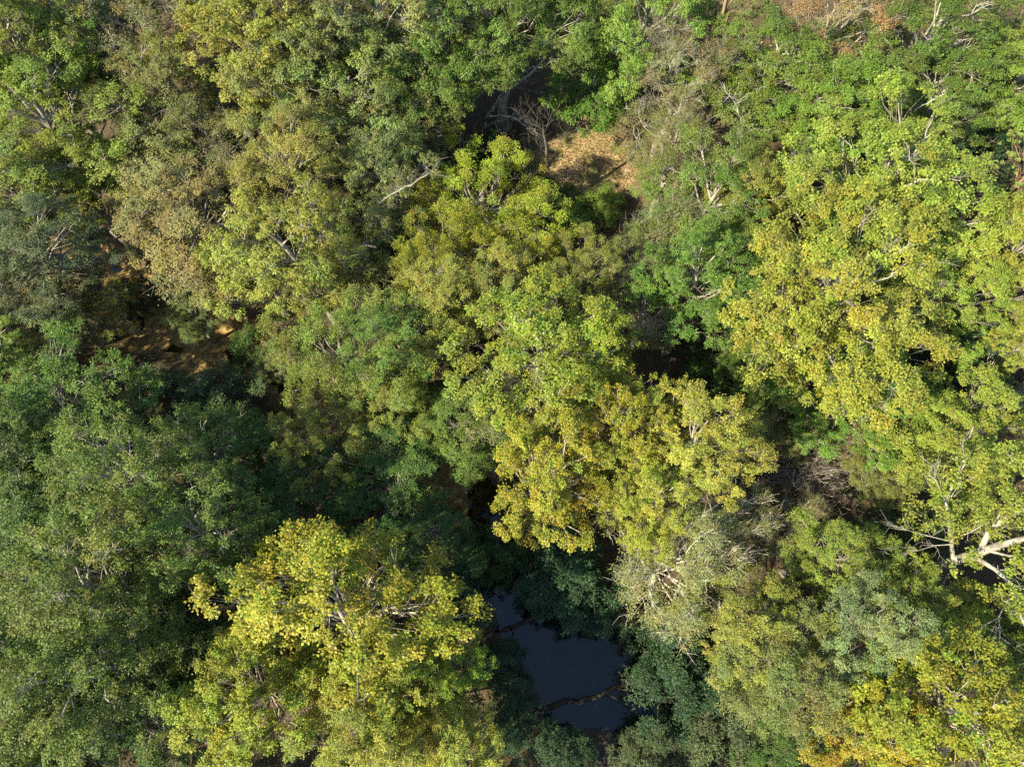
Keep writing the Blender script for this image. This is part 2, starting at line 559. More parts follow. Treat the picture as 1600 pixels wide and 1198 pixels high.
def ppm(py, z):
    dx, dy, dz = ray(800, py)
    return FPX / ((z - CAM_H) / dz)

# colours (linear reflectance)
GOLD = (0.265, 0.262, 0.028)
GOLD2 = (0.245, 0.262, 0.032)
GOLDO = (0.305, 0.272, 0.032)
TUL = (0.225, 0.272, 0.042)
TULY = (0.270, 0.295, 0.044)
LIME = (0.180, 0.235, 0.044)
BRIGHT = (0.125, 0.195, 0.036)
PLUME = (0.235, 0.265, 0.030)
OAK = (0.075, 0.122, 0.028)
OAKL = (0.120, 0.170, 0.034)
MID = (0.130, 0.190, 0.036)
HICK = (0.176, 0.206, 0.056)
OLIVE = (0.160, 0.178, 0.056)
YOL = (0.225, 0.245, 0.048)
TANN = (0.212, 0.216, 0.080)
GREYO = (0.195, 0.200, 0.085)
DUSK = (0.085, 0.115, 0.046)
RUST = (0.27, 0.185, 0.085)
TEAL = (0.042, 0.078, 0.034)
MINT = (0.190, 0.255, 0.100)

G_GOLD = 'golden-leaved trees'
G_TUL = 'yellow-green broad-leaved trees'
G_DARK = 'dark green trees of the lower left'
G_HICK = 'drooping olive-green trees of the upper middle'
G_GREEN = 'mid green trees'
G_THIN = 'grey-brown thinning trees'
G_OLIVE = 'olive small-leaved trees'
G_SHADE = 'dark bushes and small trees in the shade'
G_MINT = 'pale green saplings'

# px, py of the crown centre in the photograph's 1600 x 1198 frame, crown radius in those pixels, height in metres
TREES = [
 (30, 60, 110, 19, 'tulip', YOL, 'yellow-green tree filling the top left corner', G_TUL),
 (150, 45, 85, 15, 'oak', MID, 'dark green tree second from the top left corner', G_GREEN),
 (95, 190, 115, 16, 'oak', LIME, 'green tree with lime tips below the top left corner', G_GREEN),
 (225, 45, 85, 16, 'thin', GREYO, 'grey-olive sparse tree along the top edge beside the dark green one', G_THIN),
 (275, 150, 100, 14, 'fine', OLIVE, 'dull olive tree in a dim gap left of the tall yellow-olive crown', G_OLIVE),
 (245, 235, 70, 8, 'shrub', MID, 'low green bush beside a dark leaning trunk', G_SHADE),
 (385, 60, 110, 18, 'tulip', YOL, 'yellow-olive tree at the top edge left of the drooping trees', G_TUL),
 (470, 40, 90, 18, 'hang', YOL, 'yellowish drooping tree at the top edge', G_HICK),
 (460, 155, 90, 16, 'hang', HICK, 'olive drooping tree under the yellow-olive crown', G_HICK),
 (570, 60, 110, 18, 'hang', HICK, 'olive-green drooping tree at the top edge, left of the widest gap', G_HICK),
 (560, 190, 112, 15, 'hang', HICK, 'broad olive-green drooping tree above the leaning pale branch', G_HICK),
 (670, 85, 108, 15, 'hang', OAKL, 'dense green drooping tree above the dead branches', G_HICK),
 (662, 190, 75, 11, 'hang', HICK, 'olive drooping tree just left of the dead branches', G_HICK),
 (785, 45, 100, 17, 'hang', OAKL, 'green drooping tree at the top edge above the fallen pale trunk', G_HICK),
 (620, 290, 75, 13, 'hang', OLIVE, 'dull olive drooping tree behind the upright plumed tree', G_HICK),
 (345, 245, 75, 12, 'thin', OLIVE, 'dim olive sparse tree above the tan-leaved crown', G_THIN),
 (440, 285, 85, 16, 'fine', YOL, 'yellow-olive small-leaved tree right of the tan-leaved crown', G_OLIVE),
 (300, 365, 125, 14, 'fine', TANN, 'tan-leaved rounded tree standing above the sandy creek', G_OLIVE),
 (400, 415, 75, 12, 'fine', OLIVE, 'olive tree overhanging the sandy creek from above', G_OLIVE),
 (125, 300, 85, 13, 'oak', LIME, 'lime-tipped green tree near the left edge above the bluish ones', G_GREEN),
 (35, 300, 80, 15, 'oak', OAKL, 'green tree at the left edge above the bluish dark tree', G_GREEN),
 (45, 410, 100, 14, 'fine', DUSK, 'bluish dark green tree at the left edge beside the creek', G_SHADE),
 (95, 485, 78, 8.5, 'fine', GREYO, 'grey-olive tree on the creek bank at left', G_OLIVE),
 (170, 480, 50, 7, 'thin', YOL, 'small yellow-green sparse tree leaning over the creek bend', G_THIN),
 (10, 560, 70, 11, 'tulip', LIME, 'yellow-green tree cut by the left edge above the dark green trees', G_TUL),
 (480, 400, 100, 16, 'hang', YOL, 'yellow-olive tree between the tan-leaved crown and the upright plumed tree', G_HICK),
 (560, 400, 75, 12, 'thin', YOL, 'sparse olive tree showing pale twigs left of the upright plumed tree', G_THIN),
 (610, 385, 38, 9, 'shrub', MINT, 'small mint-green sapling at the left foot of the upright plumed tree', G_MINT),
 (890, 40, 85, 15, 'fine', OAKL, 'light green small-leaved tree at the top edge above the bright green bush', G_GREEN),
 (930, 132, 66, 8.5, 'shrub', BRIGHT, 'tall bright green bush on the upper rim of the clearing', G_GREEN),
 (1000, 45, 90, 15, 'hang', LIME, 'pale yellow-green tree at the top edge left of the pine', G_HICK),
 (1055, 125, 75, 14, 'thin', GREYO, 'grey-brown sparse tree right of the tall bright green bush', G_THIN),
 (1050, 235, 70, 13, 'thin', OLIVE, 'grey-olive sparse tree on the right rim of the clearing', G_THIN),
 (1115, 25, 65, 17, 'pine', BRIGHT, 'bright green pine at the top edge left of the russet tree', None),
 (1185, 120, 105, 15, 'oak', MID, 'mid green rounded tree below the pine', G_GREEN),
 (1280, 165, 90, 15, 'oak', MID, 'mid green rounded tree just under the russet tree', G_GREEN),
 (1292, 55, 88, 16, 'thin', RUST, 'russet-brown half-bare tree at the top edge', G_THIN),
 (1430, 75, 105, 17, 'oak', OAKL, 'rounded green tree at the top edge right of the russet tree', G_GREEN),
 (1440, 160, 80, 14, 'oak', MID, 'green tree directly above the great yellow-green crown', G_GREEN),
 (1540, 45, 80, 14, 'thin', OLIVE, 'grey-olive sparse tree near the top right corner', G_THIN),
 (1590, 130, 75, 16, 'oak', LIME, 'light green tree cut by the right edge below the top right corner', G_GREEN),
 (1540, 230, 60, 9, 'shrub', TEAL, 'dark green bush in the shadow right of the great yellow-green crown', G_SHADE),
 (1605, 275, 62, 14, 'pine', LIME, 'feathery yellow-green tree cut by the right edge beside the dark shadow', None),
 (1095, 325, 95, 14, 'oak', MID, 'deep green tree right of the clearing', G_GREEN),
 (1040, 390, 70, 11, 'thin', OLIVE, 'olive sparse tree below the clearing', G_THIN),
 (1185, 310, 65, 14, 'fine', YOL, 'yellow-olive small tree between the deep green and the great yellow-green crowns', G_OLIVE),
 (1150, 395, 70, 12, 'fine', LIME, 'lime-green tree left of the great yellow-green crowns', G_OLIVE),
 (1390, 312, 140, 18.5, 'tulip', TUL, 'great yellow-green crown, upper of the two at right', G_TUL),
 (1310, 470, 150, 19, 'tulip', TUL, 'great yellow-green crown, lower of the two at right', G_TUL),
 (1452, 480, 85, 13.5, 'tulip', TUL, 'yellow-green tree tucked right of the two great crowns', G_TUL),
 (1575, 400, 75, 17, 'tulip', TULY, 'yellow-leaved tree cut by the right edge at the height of the great crowns', G_TUL),
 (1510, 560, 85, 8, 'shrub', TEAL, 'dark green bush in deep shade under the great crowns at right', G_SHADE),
 (1600, 540, 42, 14, 'tulip', TULY, 'small yellow tuft of a tree cut by the right edge above the shade', G_TUL),
 (1340, 620, 100, 12, 'oak', BRIGHT, 'green tree on the lower skirt of the great crowns', G_GREEN),
 (1420, 640, 70, 9, 'oak', MID, 'dim green tree between the great crowns and the yellow-green tree with white limbs', G_GREEN),
 (748, 345, 112, 11, 'plume', PLUME, 'upright plumed yellow-green tree below the dead tree', G_GOLD),
 (690, 410, 78, 12, 'plume', PLUME, 'lower left companion of the upright plumed tree', G_GOLD),
 (838, 412, 68, 10, 'plume', PLUME, 'lower right companion of the upright plumed tree', G_GOLD),
 (700, 480, 85, 13, 'fine', YOL, 'yellow-olive tree full of pale twigs under the upright plumed tree', G_OLIVE),
 (920, 440, 55, 12, 'plume', YOL, 'small yellow-green tree below the clearing', G_GOLD),
 (810, 475, 75, 12, 'fine', YOL, 'dull yellow-olive tree with dead twigs in the middle of the wood', G_OLIVE),
 (1005, 490, 60, 9, 'thin', GREYO, 'grey twiggy small tree left of the bare pale trunk', G_THIN),
 (1085, 455, 80, 15, 'tulip', BRIGHT, 'bright green tree on a bare pale trunk beside a dark gap', G_TUL),
 (850, 570, 120, 17, 'gold', GOLD2, 'yellow tree in the very middle of the wood', G_GOLD),
 (930, 555, 65, 15, 'gold', GOLD, 'golden small tree attached right of the central yellow tree', G_GOLD),
 (965, 655, 80, 15, 'gold', GOLD, 'golden tree lower right of the central yellow tree', G_GOLD),
 (820, 650, 75, 12, 'thin', TANN, 'tan and yellow sparse tree under the central yellow tree', G_THIN),
 (855, 745, 90, 16, 'gold', GOLDO, 'orange-gold tree above the shaded creek', G_GOLD),
 (1075, 690, 85, 17, 'tulip', TULY, 'tall narrow yellow-green tree right of the orange-gold tree', G_TUL),
 (1030, 780, 75, 14, 'tulip', TULY, 'yellow-green tree below the tall narrow one', G_TUL),
 (535, 580, 105, 13, 'plume', LIME, 'pale lime feathery tree right of the sandy creek', G_OLIVE),
 (630, 545, 70, 13, 'oak', BRIGHT, 'bright green tree right of the pale lime feathery tree', G_GREEN),
 (490, 690, 70, 10, 'plume', YOL, 'low yellow-green tree where the shade of the lower left begins', G_OLIVE),
 (615, 640, 70, 11, 'fine', LIME, 'lime-green small-leaved tree left of the bluish bush', G_OLIVE),
 (715, 670, 75, 10, 'fine', OAKL, 'grey-green bushy tree between the lime and the golden trees', G_SHADE),
 (590, 750, 95, 8, 'fine', OAK, 'dark green small tree in the shade above the lone golden tree', G_SHADE),
 (460, 790, 90, 8, 'fine', OAK, 'dark green small tree in the shade beside the lower left oaks', G_SHADE),
 (690, 850, 75, 7, 'fine', OAK, 'dark low tree hanging over the creek by the orange-gold tree', G_SHADE),
 (340, 632, 60, 6, 'shrub', DUSK, 'dark bush on the near bank of the sandy creek', G_SHADE),
 (395, 545, 40, 4.5, 'shrub', OAK, 'green bush standing in the sandy creek', G_SHADE),
 (250, 605, 45, 4.5, 'shrub', DUSK, 'dark bush at the creek bend on the left', G_SHADE),
 (95, 650, 110, 12, 'oak', OAKL, 'dark green tree with lit tips, uppermost of the lower left group', G_DARK),
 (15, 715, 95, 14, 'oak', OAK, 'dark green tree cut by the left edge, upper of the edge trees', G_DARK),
 (225, 745, 100, 18, 'oak', OAKL, 'dark green tree with lit tips in the middle of the lower left group', G_DARK),
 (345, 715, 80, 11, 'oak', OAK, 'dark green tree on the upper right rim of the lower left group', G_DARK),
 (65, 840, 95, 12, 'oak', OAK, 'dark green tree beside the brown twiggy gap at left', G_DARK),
 (165, 905, 118, 19, 'oak', OAKL, 'large dark green tree, lit along its crest, at lower left', G_DARK),
 (325, 845, 95, 17, 'oak', OAKL, 'dark green tree left of the lone golden tree', G_DARK),
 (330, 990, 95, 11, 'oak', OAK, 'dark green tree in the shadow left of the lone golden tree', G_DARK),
 (190, 1045, 105, 18, 'oak', OAKL, 'green tree with lit tips in the lowest row at left', G_DARK),
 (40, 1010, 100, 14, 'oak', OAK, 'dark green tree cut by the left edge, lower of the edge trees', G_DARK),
 (60, 1140, 110, 17, 'oak', OAKL, 'green tree in the bottom left corner', G_DARK),
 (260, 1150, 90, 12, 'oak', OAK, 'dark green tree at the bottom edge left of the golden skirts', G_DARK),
 (555, 960, 150, 19, 'gold', GOLD, 'large lone golden tree left of the pond', G_GOLD),
 (425, 1085, 100, 16, 'gold', GOLD2, 'golden-green tree, lower left skirt of the large lone golden tree', G_GOLD),
 (610, 1085, 90, 15, 'gold', GOLD2, 'golden-green tree below the large lone golden tree', G_GOLD),
 (690, 1040, 70, 13, 'gold', GOLD2, 'yellow-green tree on the pond side of the large lone golden tree', G_GOLD),
 (560, 1180, 95, 15, 'fine', YOL, 'pale yellow-olive tree at the bottom edge left of the middle', G_OLIVE),
 (690, 1170, 85, 14, 'fine', TULY, 'pale yellow tree at the bottom edge left of the pond', G_OLIVE),
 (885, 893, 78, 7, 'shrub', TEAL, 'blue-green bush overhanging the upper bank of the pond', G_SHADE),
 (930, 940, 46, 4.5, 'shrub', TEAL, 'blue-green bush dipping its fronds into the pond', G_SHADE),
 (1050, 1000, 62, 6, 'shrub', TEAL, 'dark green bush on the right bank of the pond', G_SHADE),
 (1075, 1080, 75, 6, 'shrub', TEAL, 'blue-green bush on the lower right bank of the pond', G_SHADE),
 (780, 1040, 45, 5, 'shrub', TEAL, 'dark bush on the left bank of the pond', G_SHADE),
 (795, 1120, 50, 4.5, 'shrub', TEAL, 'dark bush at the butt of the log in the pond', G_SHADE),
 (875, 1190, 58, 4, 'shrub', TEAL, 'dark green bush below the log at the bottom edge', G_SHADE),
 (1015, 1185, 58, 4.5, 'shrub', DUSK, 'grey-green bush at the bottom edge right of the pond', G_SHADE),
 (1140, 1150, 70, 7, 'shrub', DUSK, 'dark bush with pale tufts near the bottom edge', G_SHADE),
 (1220, 1170, 80, 8, 'fine', OAK, 'dark green tree at the bottom edge left of the golden corner tree', G_SHADE),
 (1050, 880, 95, 12, 'thin', TANN, 'pale grey twiggy tree above the right bank of the pond', G_THIN),
 (1125, 835, 70, 9, 'thin', OLIVE, 'olive twiggy tree right of the pale grey twiggy one', G_THIN),
 (1185, 970, 95, 12, 'fine', YOL, 'yellow-olive tree right of the pond', G_OLIVE),
 (1225, 1070, 95, 13, 'fine', OLIVE, 'olive-yellow tree left of the golden corner tree', G_OLIVE),
 (1285, 870, 75, 11, 'fine', LIME, 'round yellow-green small tree below the brush pile', G_OLIVE),
 (1160, 672, 52, 7, 'thin', OLIVE, 'dim olive sparse tree right of the tall narrow yellow-green tree', G_THIN),
 (1375, 745, 55, 8, 'fine', OLIVE, 'dim olive tree right of the brush pile', G_OLIVE),
 (1180, 590, 70, 8, 'fine', OAKL, 'dull green low tree right of the bare pale trunk', G_GREEN),
 (1495, 700, 100, 12.5, 'tulip', TUL, 'yellow-green tree above the white-limbed tree', G_TUL),
 (1405, 935, 75, 11, 'tulip', TUL, 'yellow-green tree below the foot of the white-limbed tree', G_TUL),
 (1372, 995, 78, 14, 'fine', MINT, 'pale mint-green tree above the golden corner tree', G_MINT),
 (1510, 1000, 80, 10, 'tulip', TULY, 'yellow-green tree under the drooping white limb', G_TUL),
 (1490, 1120, 135, 16, 'gold', GOLD, 'golden tree in the bottom right corner', G_GOLD),
 (1370, 1160, 90, 13, 'gold', GOLDO, 'golden tree at the bottom edge left of the corner one', G_GOLD),
 (1600, 1030, 60, 11, 'oak', BRIGHT, 'green tree cut by the right edge above the golden corner tree', G_GREEN),
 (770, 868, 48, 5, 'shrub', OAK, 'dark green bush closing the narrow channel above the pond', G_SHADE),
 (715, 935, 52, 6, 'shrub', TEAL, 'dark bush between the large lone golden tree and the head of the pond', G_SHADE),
 (305, 500, 42, 6, 'fine', OLIVE, 'small olive tree at the upper edge of the sandy creek', G_OLIVE),
 (210, 460, 34, 5, 'shrub', DUSK, 'small dull bush at the upper bend of the sandy creek', G_SHADE),
 (440, 560, 40, 5, 'fine', OLIVE, 'small olive tree at the right end of the sandy creek', G_OLIVE),
 (1255, 668, 45, 4, 'shrub', OLIVE, 'olive bush on the upper rim of the brush pile', G_SHADE),
 (1250, 822, 50, 4, 'thin', GREYO, 'grey-green twiggy small tree under the brush pile', G_THIN),
 (1110, 600, 50, 5, 'shrub', OAK, 'dull green bush under the bare pale trunk', G_SHADE),
 (1130, 545, 50, 6, 'shrub', DUSK, 'dark green bush right of the bare pale trunk', G_SHADE),
 (1420, 830, 60, 6, 'shrub', DUSK, 'dark bush in the black gap behind the white-limbed tree', G_SHADE),
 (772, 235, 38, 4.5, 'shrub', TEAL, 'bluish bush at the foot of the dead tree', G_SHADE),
 (880, 325, 42, 3.2, 'shrub', OAK, 'dark green bush on the shaded side of the clearing', G_SHADE),
 (938, 318, 38, 2.6, 'shrub', LIME, 'low lime-green weeds growing in the clearing', G_MINT),
]

rng0 = random.Random(5)
NAMES = {'shrub': 'bush', 'pine': 'pine_tree'}
VARS = {'gold': 3, 'tulip': 3, 'plume': 2, 'oak': 3, 'hang': 3, 'fine': 3, 'thin': 2, 'shrub': 2, 'pine': 1}
count = {}
for (px, py, rp, H, kind, colr, label, group) in TREES:
    zc = 0.62 * H
    for _ in range(3):
        p = at(px, py, zc)
        zc = 0.62 * H + float(ground_z(p[0], p[1]))
    R = rp / ppm(py, zc)
    i = count.get(kind, 0)
    count[kind] = i + 1
    P = proto(kind, i % VARS[kind])
    j = [rng0.gauss(0, 0.05) for _ in range(3)]
    c = tuple(max(0.01, a * (1 + b)) for a, b in zip(colr, j))
    cat = 'bush' if kind == 'shrub' else 'tree'
    place_tree(NAMES.get(kind, 'broadleaf_tree'), p[0], p[1], R * (1.10 if kind == 'tulip' else 1.17), H, P, c, label, cat, group,
               rng0.uniform(0, 6.28), bark=(0.50, 0.45, 0.37) if 'twiggy' in label else None, sx=rng0.uniform(0.92, 1.08))

# forest that goes on beyond the frame
ro = random.Random(11)
yy = -46.0
while yy < 112:
    xx = -84.0
    while xx < 92:
        x, y = xx + ro.uniform(-2, 2), yy + ro.uniform(-2, 2)
        u, v, d = project((x, y, 11))
        out = u < -110 or u > 1710 or v < -110 or v > 1310 or d < 0
        far = u > 2050 or v < -420
        if out and not far and creek_depth(x, y) < -0.8:
            kind, colr = ro.choice((('oak', OAK), ('oak', MID), ('fine', OLIVE), ('tulip', LIME), ('hang', HICK)))
            H = ro.uniform(12.5, 16)
            place_tree('broadleaf_tree', x, y, ro.uniform(4.0, 5.2), H, proto(kind, ro.randrange(VARS[kind])), colr,
                       'green tree of the forest that carries on beyond the frame', 'tree', 'forest beyond the frame', ro.uniform(0, 6.28))
        xx += 8.2
    yy += 8.2

# ------------------------------------------------------------------ one-off things
rx = np.random.default_rng(77)

def gz(p):
    return float(ground_z(p[0], p[1]))

def local(pts, o):
    return np.asarray(pts) - np.asarray(o)

def bare_branch(tub, a, b, r0, depth, rng, spread=0.55, n=5, kids=4, r_end=0.35):
    pts = curve_pts(a, b, rng, n, wob=0.10, up=0.04)
    tub.add(pts, np.linspace(r0, max(0.006, r0 * r_end), n), 6 if r0 > 0.05 else 4)
    if depth == 0:
        return
    L = np.linalg.norm(np.asarray(b) - np.asarray(a))
    d = unit(pts[-1] - pts[0])
    for k in range(kids):
        i = 1 + int((n - 1) * (k + rng.random()) / kids)
        i = min(i, n - 1)
        d2 = unit(d * 0.8 + rng.normal(0, spread, 3) + np.array((0, 0, 0.12)))
        bare_branch(tub, pts[i], pts[i] + d2 * L * rng.uniform(0.35, 0.6), max(0.007, r0 * 0.5), depth - 1, rng, spread, 4, kids)

def thing_at(name, loc, label, cat, group=None):
    o = bpy.data.objects.new(name, None)
    COL.objects.link(o)
    o.location = loc
    return tag(o, label, cat, group)

# the white-limbed tree at the right edge
W0 = at(1402, 905, 0.2); W0[2] = gz(W0)
wt = Tubes()
wroot = thing_at('broadleaf_tree', W0, 'thick white-limbed tree with a bleached trunk at the right edge', 'tree', 'yellow-green broad-leaved trees')
TP = [W0, at(1452, 891, 5.0), at(1500, 873, 8.2), at(1560, 852, 11.2), at(1632, 832, 14.5)]
wt.add(local(TP, W0), (0.38, 0.32, 0.27, 0.19, 0.10), 12)
LIMBS = [
    ([at(1490, 878, 7.6), at(1485, 835, 9.3), at(1478, 785, 10.8), at(1492, 748, 12.2), at(1508, 725, 13.2)], (0.17, 0.13, 0.11, 0.08, 0.04)),
    ([at(1478, 785, 10.8), at(1462, 750, 12.2), at(1448, 738, 13.2)], (0.08, 0.05, 0.02)),
    ([at(1530, 862, 10.0), at(1548, 825, 11.5), at(1580, 803, 13.0), at(1640, 785, 14.6)], (0.22, 0.18, 0.16, 0.10)),
    ([at(1520, 868, 9.4), at(1556, 890, 10.2), at(1584, 915, 11.0), at(1590, 950, 11.6), at(1612, 1000, 12.0)], (0.19, 0.15, 0.13, 0.11, 0.05)),
    ([at(1584, 915, 11.0), at(1560, 965, 11.6), at(1535, 978, 11.8)], (0.07, 0.04, 0.02)),
    ([at(1484, 845, 9.0), at(1455, 838, 9.6), at(1418, 828, 10.0)], (0.06, 0.04, 0.015)),
    ([at(1488, 850, 9.0), at(1460, 852, 9.2), at(1434, 860, 9.4)], (0.05, 0.035, 0.015)),
    ([at(1490, 840, 9.2), at(1515, 832, 10.2), at(1540, 818, 11.2)], (0.05, 0.035, 0.015)),
    ([at(1545, 860, 10.6), at(1575, 868, 11.6), at(1610, 872, 12.4)], (0.12, 0.08, 0.05)),
    ([at(1500, 873, 8.2), at(1480, 900, 8.6), at(1472, 915, 8.8)], (0.06, 0.04, 0.015)),
]
for pts, rad in LIMBS:
    wl = Tubes()
    pts = local(pts, W0)
    rad = [r * 0.78 for r in rad]
    wl.add(pts, rad, 7)
    for q in range(1, len(pts)):
        for _ in range(3):
            d = unit(pts[q] - pts[q - 1] + rx.normal(0, 0.5, 3) * np.linalg.norm(pts[q] - pts[q - 1]))
            bare_branch(wl, pts[q], pts[q] + d * rx.uniform(0.7, 1.7), max(0.012, rad[q] * 0.35), 1, rx)
    link('limb', wl.mesh('limb', BARK), wroot, (0.29, 0.265, 0.225))
link('trunk', wt.mesh('trunk', BARK), wroot, (0.33, 0.30, 0.255))
wc = np.array([at(a, b, z) for a, b, z in ((1470, 770, 11.5), (1440, 745, 12), (1500, 735, 13), (1460, 800, 11), (1540, 770, 13), (1585, 770, 14), (1560, 810, 12.5),
      (1600, 870, 12.5), (1580, 880, 12), (1610, 930, 12), (1560, 940, 11), (1520, 915, 9.5), (1610, 800, 14), (1530, 850, 9.8), (1450, 810, 10))])
wC = np.repeat(wc, 5, 0) + rx.normal(0, 0.8, (75, 3)) - W0
Sw = dict(SPECIES['tulip'], lv=130)
v_, f_, t_, m_ = emit_leaves(Sw, wC, unit(rx.normal(0, 1, (75, 3)) + np.array((0, 0, 1.0))), np.zeros(75, int), 1, rx, 6.0)
link('crown', mesh_np('crown', v_, f_, m_, t_), wroot, TUL)

# dead tree in front of the clearing
D0 = at(852, 338, 0.6); D0[2] = gz(D0)
dt = Tubes()
dr = thing_at('dead_tree', D0, 'bare dead tree with dark twigs standing left of the tan clearing', 'dead tree')
dtp = np.array(((0, 0, 0), (0.05, 0.1, 3.2), (-0.1, 0.1, 6.0), (-0.25, 0.2, 8.2), (-0.6, 0.2, 10.2)))
dt.add(dtp, (0.26, 0.2, 0.16, 0.11, 0.05), 8)
for z, dx, dy, L in ((4.6, 1, .2, 2.2), (5.6, -1, .4, 2.8), (6.4, .6, .9, 2.6), (7.0, -1, .1, 3.0), (7.6, -.3, 1, 2.6), (8.2, .9, .3, 2.2), (8.8, -.9, .7, 2.4), (9.6, .2, .8, 1.8), (10.0, -.8, .2, 1.8)):
    a = np.array((np.interp(z, dtp[:, 2], dtp[:, 0]), np.interp(z, dtp[:, 2], dtp[:, 1]), z))
    d = unit(np.array((dx, dy, 0.5)))
    db = Tubes()
    bare_branch(db, a, a + d * L, 0.03, 2, rx, kids=6)
    link('branch', db.mesh('branch', BARK), dr, (0.08, 0.066, 0.056))
link('trunk', dt.mesh('trunk', BARK), dr, (0.11, 0.088, 0.07))

def log_thing(name, pts, rad, label, cat, color, twigs=0, kids=3, group=None, tw=0.02):
    pts = np.asarray(pts, float)
    o = thing_at(name, pts[0], label, cat, group)
    t = Tubes()
    # finer path with a little wander
    k = np.linspace(0, len(pts) - 1, 4 * (len(pts) - 1) + 1)
    ext = np.concatenate(([2 * pts[0] - pts[1]], pts, [2 * pts[-1] - pts[-2]]))
    fine = []
    for q in k:                                       # Catmull-Rom
        i = min(int(q), len(pts) - 2); u = q - i
        p0, p1, p2, p3 = ext[i:i + 4]
        fine.append(0.5 * (2 * p1 + (p2 - p0) * u + (2 * p0 - 5 * p1 + 4 * p2 - p3) * u * u + (3 * p1 - p0 - 3 * p2 + p3) * u ** 3))
    fine = np.array(fine)
    fine[1:-1] += rx.normal(0, 0.05, (len(fine) - 2, 3))
    fr = np.interp(k, np.arange(len(pts)), rad) * rx.uniform(0.9, 1.1, len(k))
    # closed ends
    e0, e1 = fine[0] - unit(fine[1] - fine[0]) * 0.01, fine[-1] + unit(fine[-1] - fine[-2]) * 0.01
    fine = np.concatenate(([e0], fine, [e1])); fr = np.concatenate(([0.002], fr, [0.002]))
    t.add(fine - pts[0], fr, 8)
    link('trunk', t.mesh('trunk', BARK), o, color)
    if twigs:
        L = np.linalg.norm(pts[-1] - pts[0])
        d = unit(pts[-1] - pts[0])
        for q in range(twigs):
            i = rx.integers(len(fine) // 3, len(fine) - 1)
            dd = unit(d * 0.6 + rx.normal(0, 0.6, 3) + np.array((0, 0, 0.3)))
            b = Tubes()
            bare_branch(b, fine[i] - pts[0], fine[i] - pts[0] + dd * rx.uniform(0.12, 0.3) * L, tw, 1, rx, kids=kids)
            link('branch', b.mesh('branch', BARK), o, color)
    return o

log_thing('fallen_log', [at(828, 1116, -0.25), at(880, 1096, -0.40), at(925, 1090, -0.34), at(965, 1073, -0.42), at(1004, 1062, -0.3)], (0.19, 0.18, 0.16, 0.13, 0.08), 'long mossy dark log lying across the pond', 'log', (0.040, 0.034, 0.024), 9)
log_thing('sunken_branch', [at(948, 1083, -0.45), at(972, 1098, -0.5), at(1000, 1118, -0.55)], (0.10, 0.08, 0.04), 'short dark branch jutting from under the long log', 'branch', (0.05, 0.042, 0.032), 3)
log_thing('fallen_log', [at(782, 984, -0.35), at(812, 975, -0.4), at(858, 952, -0.3)], (0.15, 0.15, 0.10), 'shorter dark log at the upper end of the pond', 'log', (0.065, 0.05, 0.036), 4)
log_thing('snag', [at(799, 978, -0.6), at(801, 990, 0.1), at(801, 1008, 0.5)], (0.07, 0.06, 0.03), 'thin dark stick standing in the pond beside the shorter log', 'stick', (0.05, 0.042, 0.032))
log_thing('fallen_tree', [at(760, 184, 2.2), at(792, 143, 4.5), at(826, 118, 7.0), at(868, 72, 10.0)], (0.17, 0.14, 0.10, 0.05), 'pale bare trunk slanting up out of the dark hollow left of the clearing', 'fallen tree', (0.40, 0.36, 0.31), 14)
log_thing('dead_branch', [at(762, 183, 3.0), at(785, 181, 4.0), at(806, 186, 4.4), at(828, 203, 4.2)], (0.05, 0.10, 0.12, 0.07), 'curved grey branch arching over the dark hollow', 'branch', (0.42, 0.38, 0.33), 12, 4)
log_thing('dead_branch', [at(746, 222, 2.5), at(757, 200, 3.2), at(775, 190, 4.0)], (0.04, 0.06, 0.05), 'short whitened branch at the left end of the dark hollow', 'branch', (0.42, 0.38, 0.33), 10, 4)
log_thing('dead_branch', [at(592, 318, 12.0), at(632, 294, 13.2), at(674, 267, 14.2)], (0.02, 0.06, 0.035), 'pale bare branch slanting out of the olive drooping trees', 'branch', (0.18, 0.165, 0.13), 10, 3)
log_thing('dead_branch', [at(1150, 215, 8), at(1158, 190, 10), at(1152, 168, 11.5), at(1140, 150, 12.5)], (0.07, 0.06, 0.045, 0.02), 'forked whitish branch showing between the green trees right of the clearing', 'branch', (0.36, 0.33, 0.28), 10, 3)
log_thing('dead_branch', [at(1430, 172, 13), at(1455, 158, 13.4), at(1478, 146, 13.8)], (0.02, 0.04, 0.02), 'pale stub of a branch in the green tree above the great crown', 'branch', (0.55, 0.50, 0.42), 5, 3)
log_thing('dead_branch', [at(664, 560, 8.5), at(690, 548, 9.2), at(735, 530, 9.8)], (0.03, 0.05, 0.05), 'white twiggy branch over the dark gap left of the central yellow tree', 'branch', (0.42, 0.38, 0.33), 22, 4)
log_thing('dead_branch', [at(118, 685, 14), at(140, 676, 14.3), at(160, 668, 14.5)], (0.012, 0.03, 0.018), 'thin pale branch lying on the dark green trees at left', 'branch', (0.3, 0.27, 0.22), 4, 3)

def standing(px, py, h, r0, label, cat, color):
    b = at(px, py, 0.3); b[2] = gz(b)
    q = rx.normal(0, 0.25, (4, 2))
    pts = [b, b + np.array((q[0][0], q[0][1], h * .35)), b + np.array((q[1][0], q[1][1], h * .7)), b + np.array((q[2][0], q[2][1], h))]
    return log_thing('bare_trunk', pts, (r0, r0 * .85, r0 * .65, r0 * .3), label, cat, color, 7, 3, tw=0.025)

standing(574, 494, 9.5, 0.20, 'grey bare trunk standing right of the yellow-olive tree above the lime feathery one', 'tree trunk', (0.26, 0.235, 0.20))
standing(257, 256, 6.5, 0.22, 'dark bare trunk rising from the bushes at the upper left', 'tree trunk', (0.06, 0.052, 0.044))

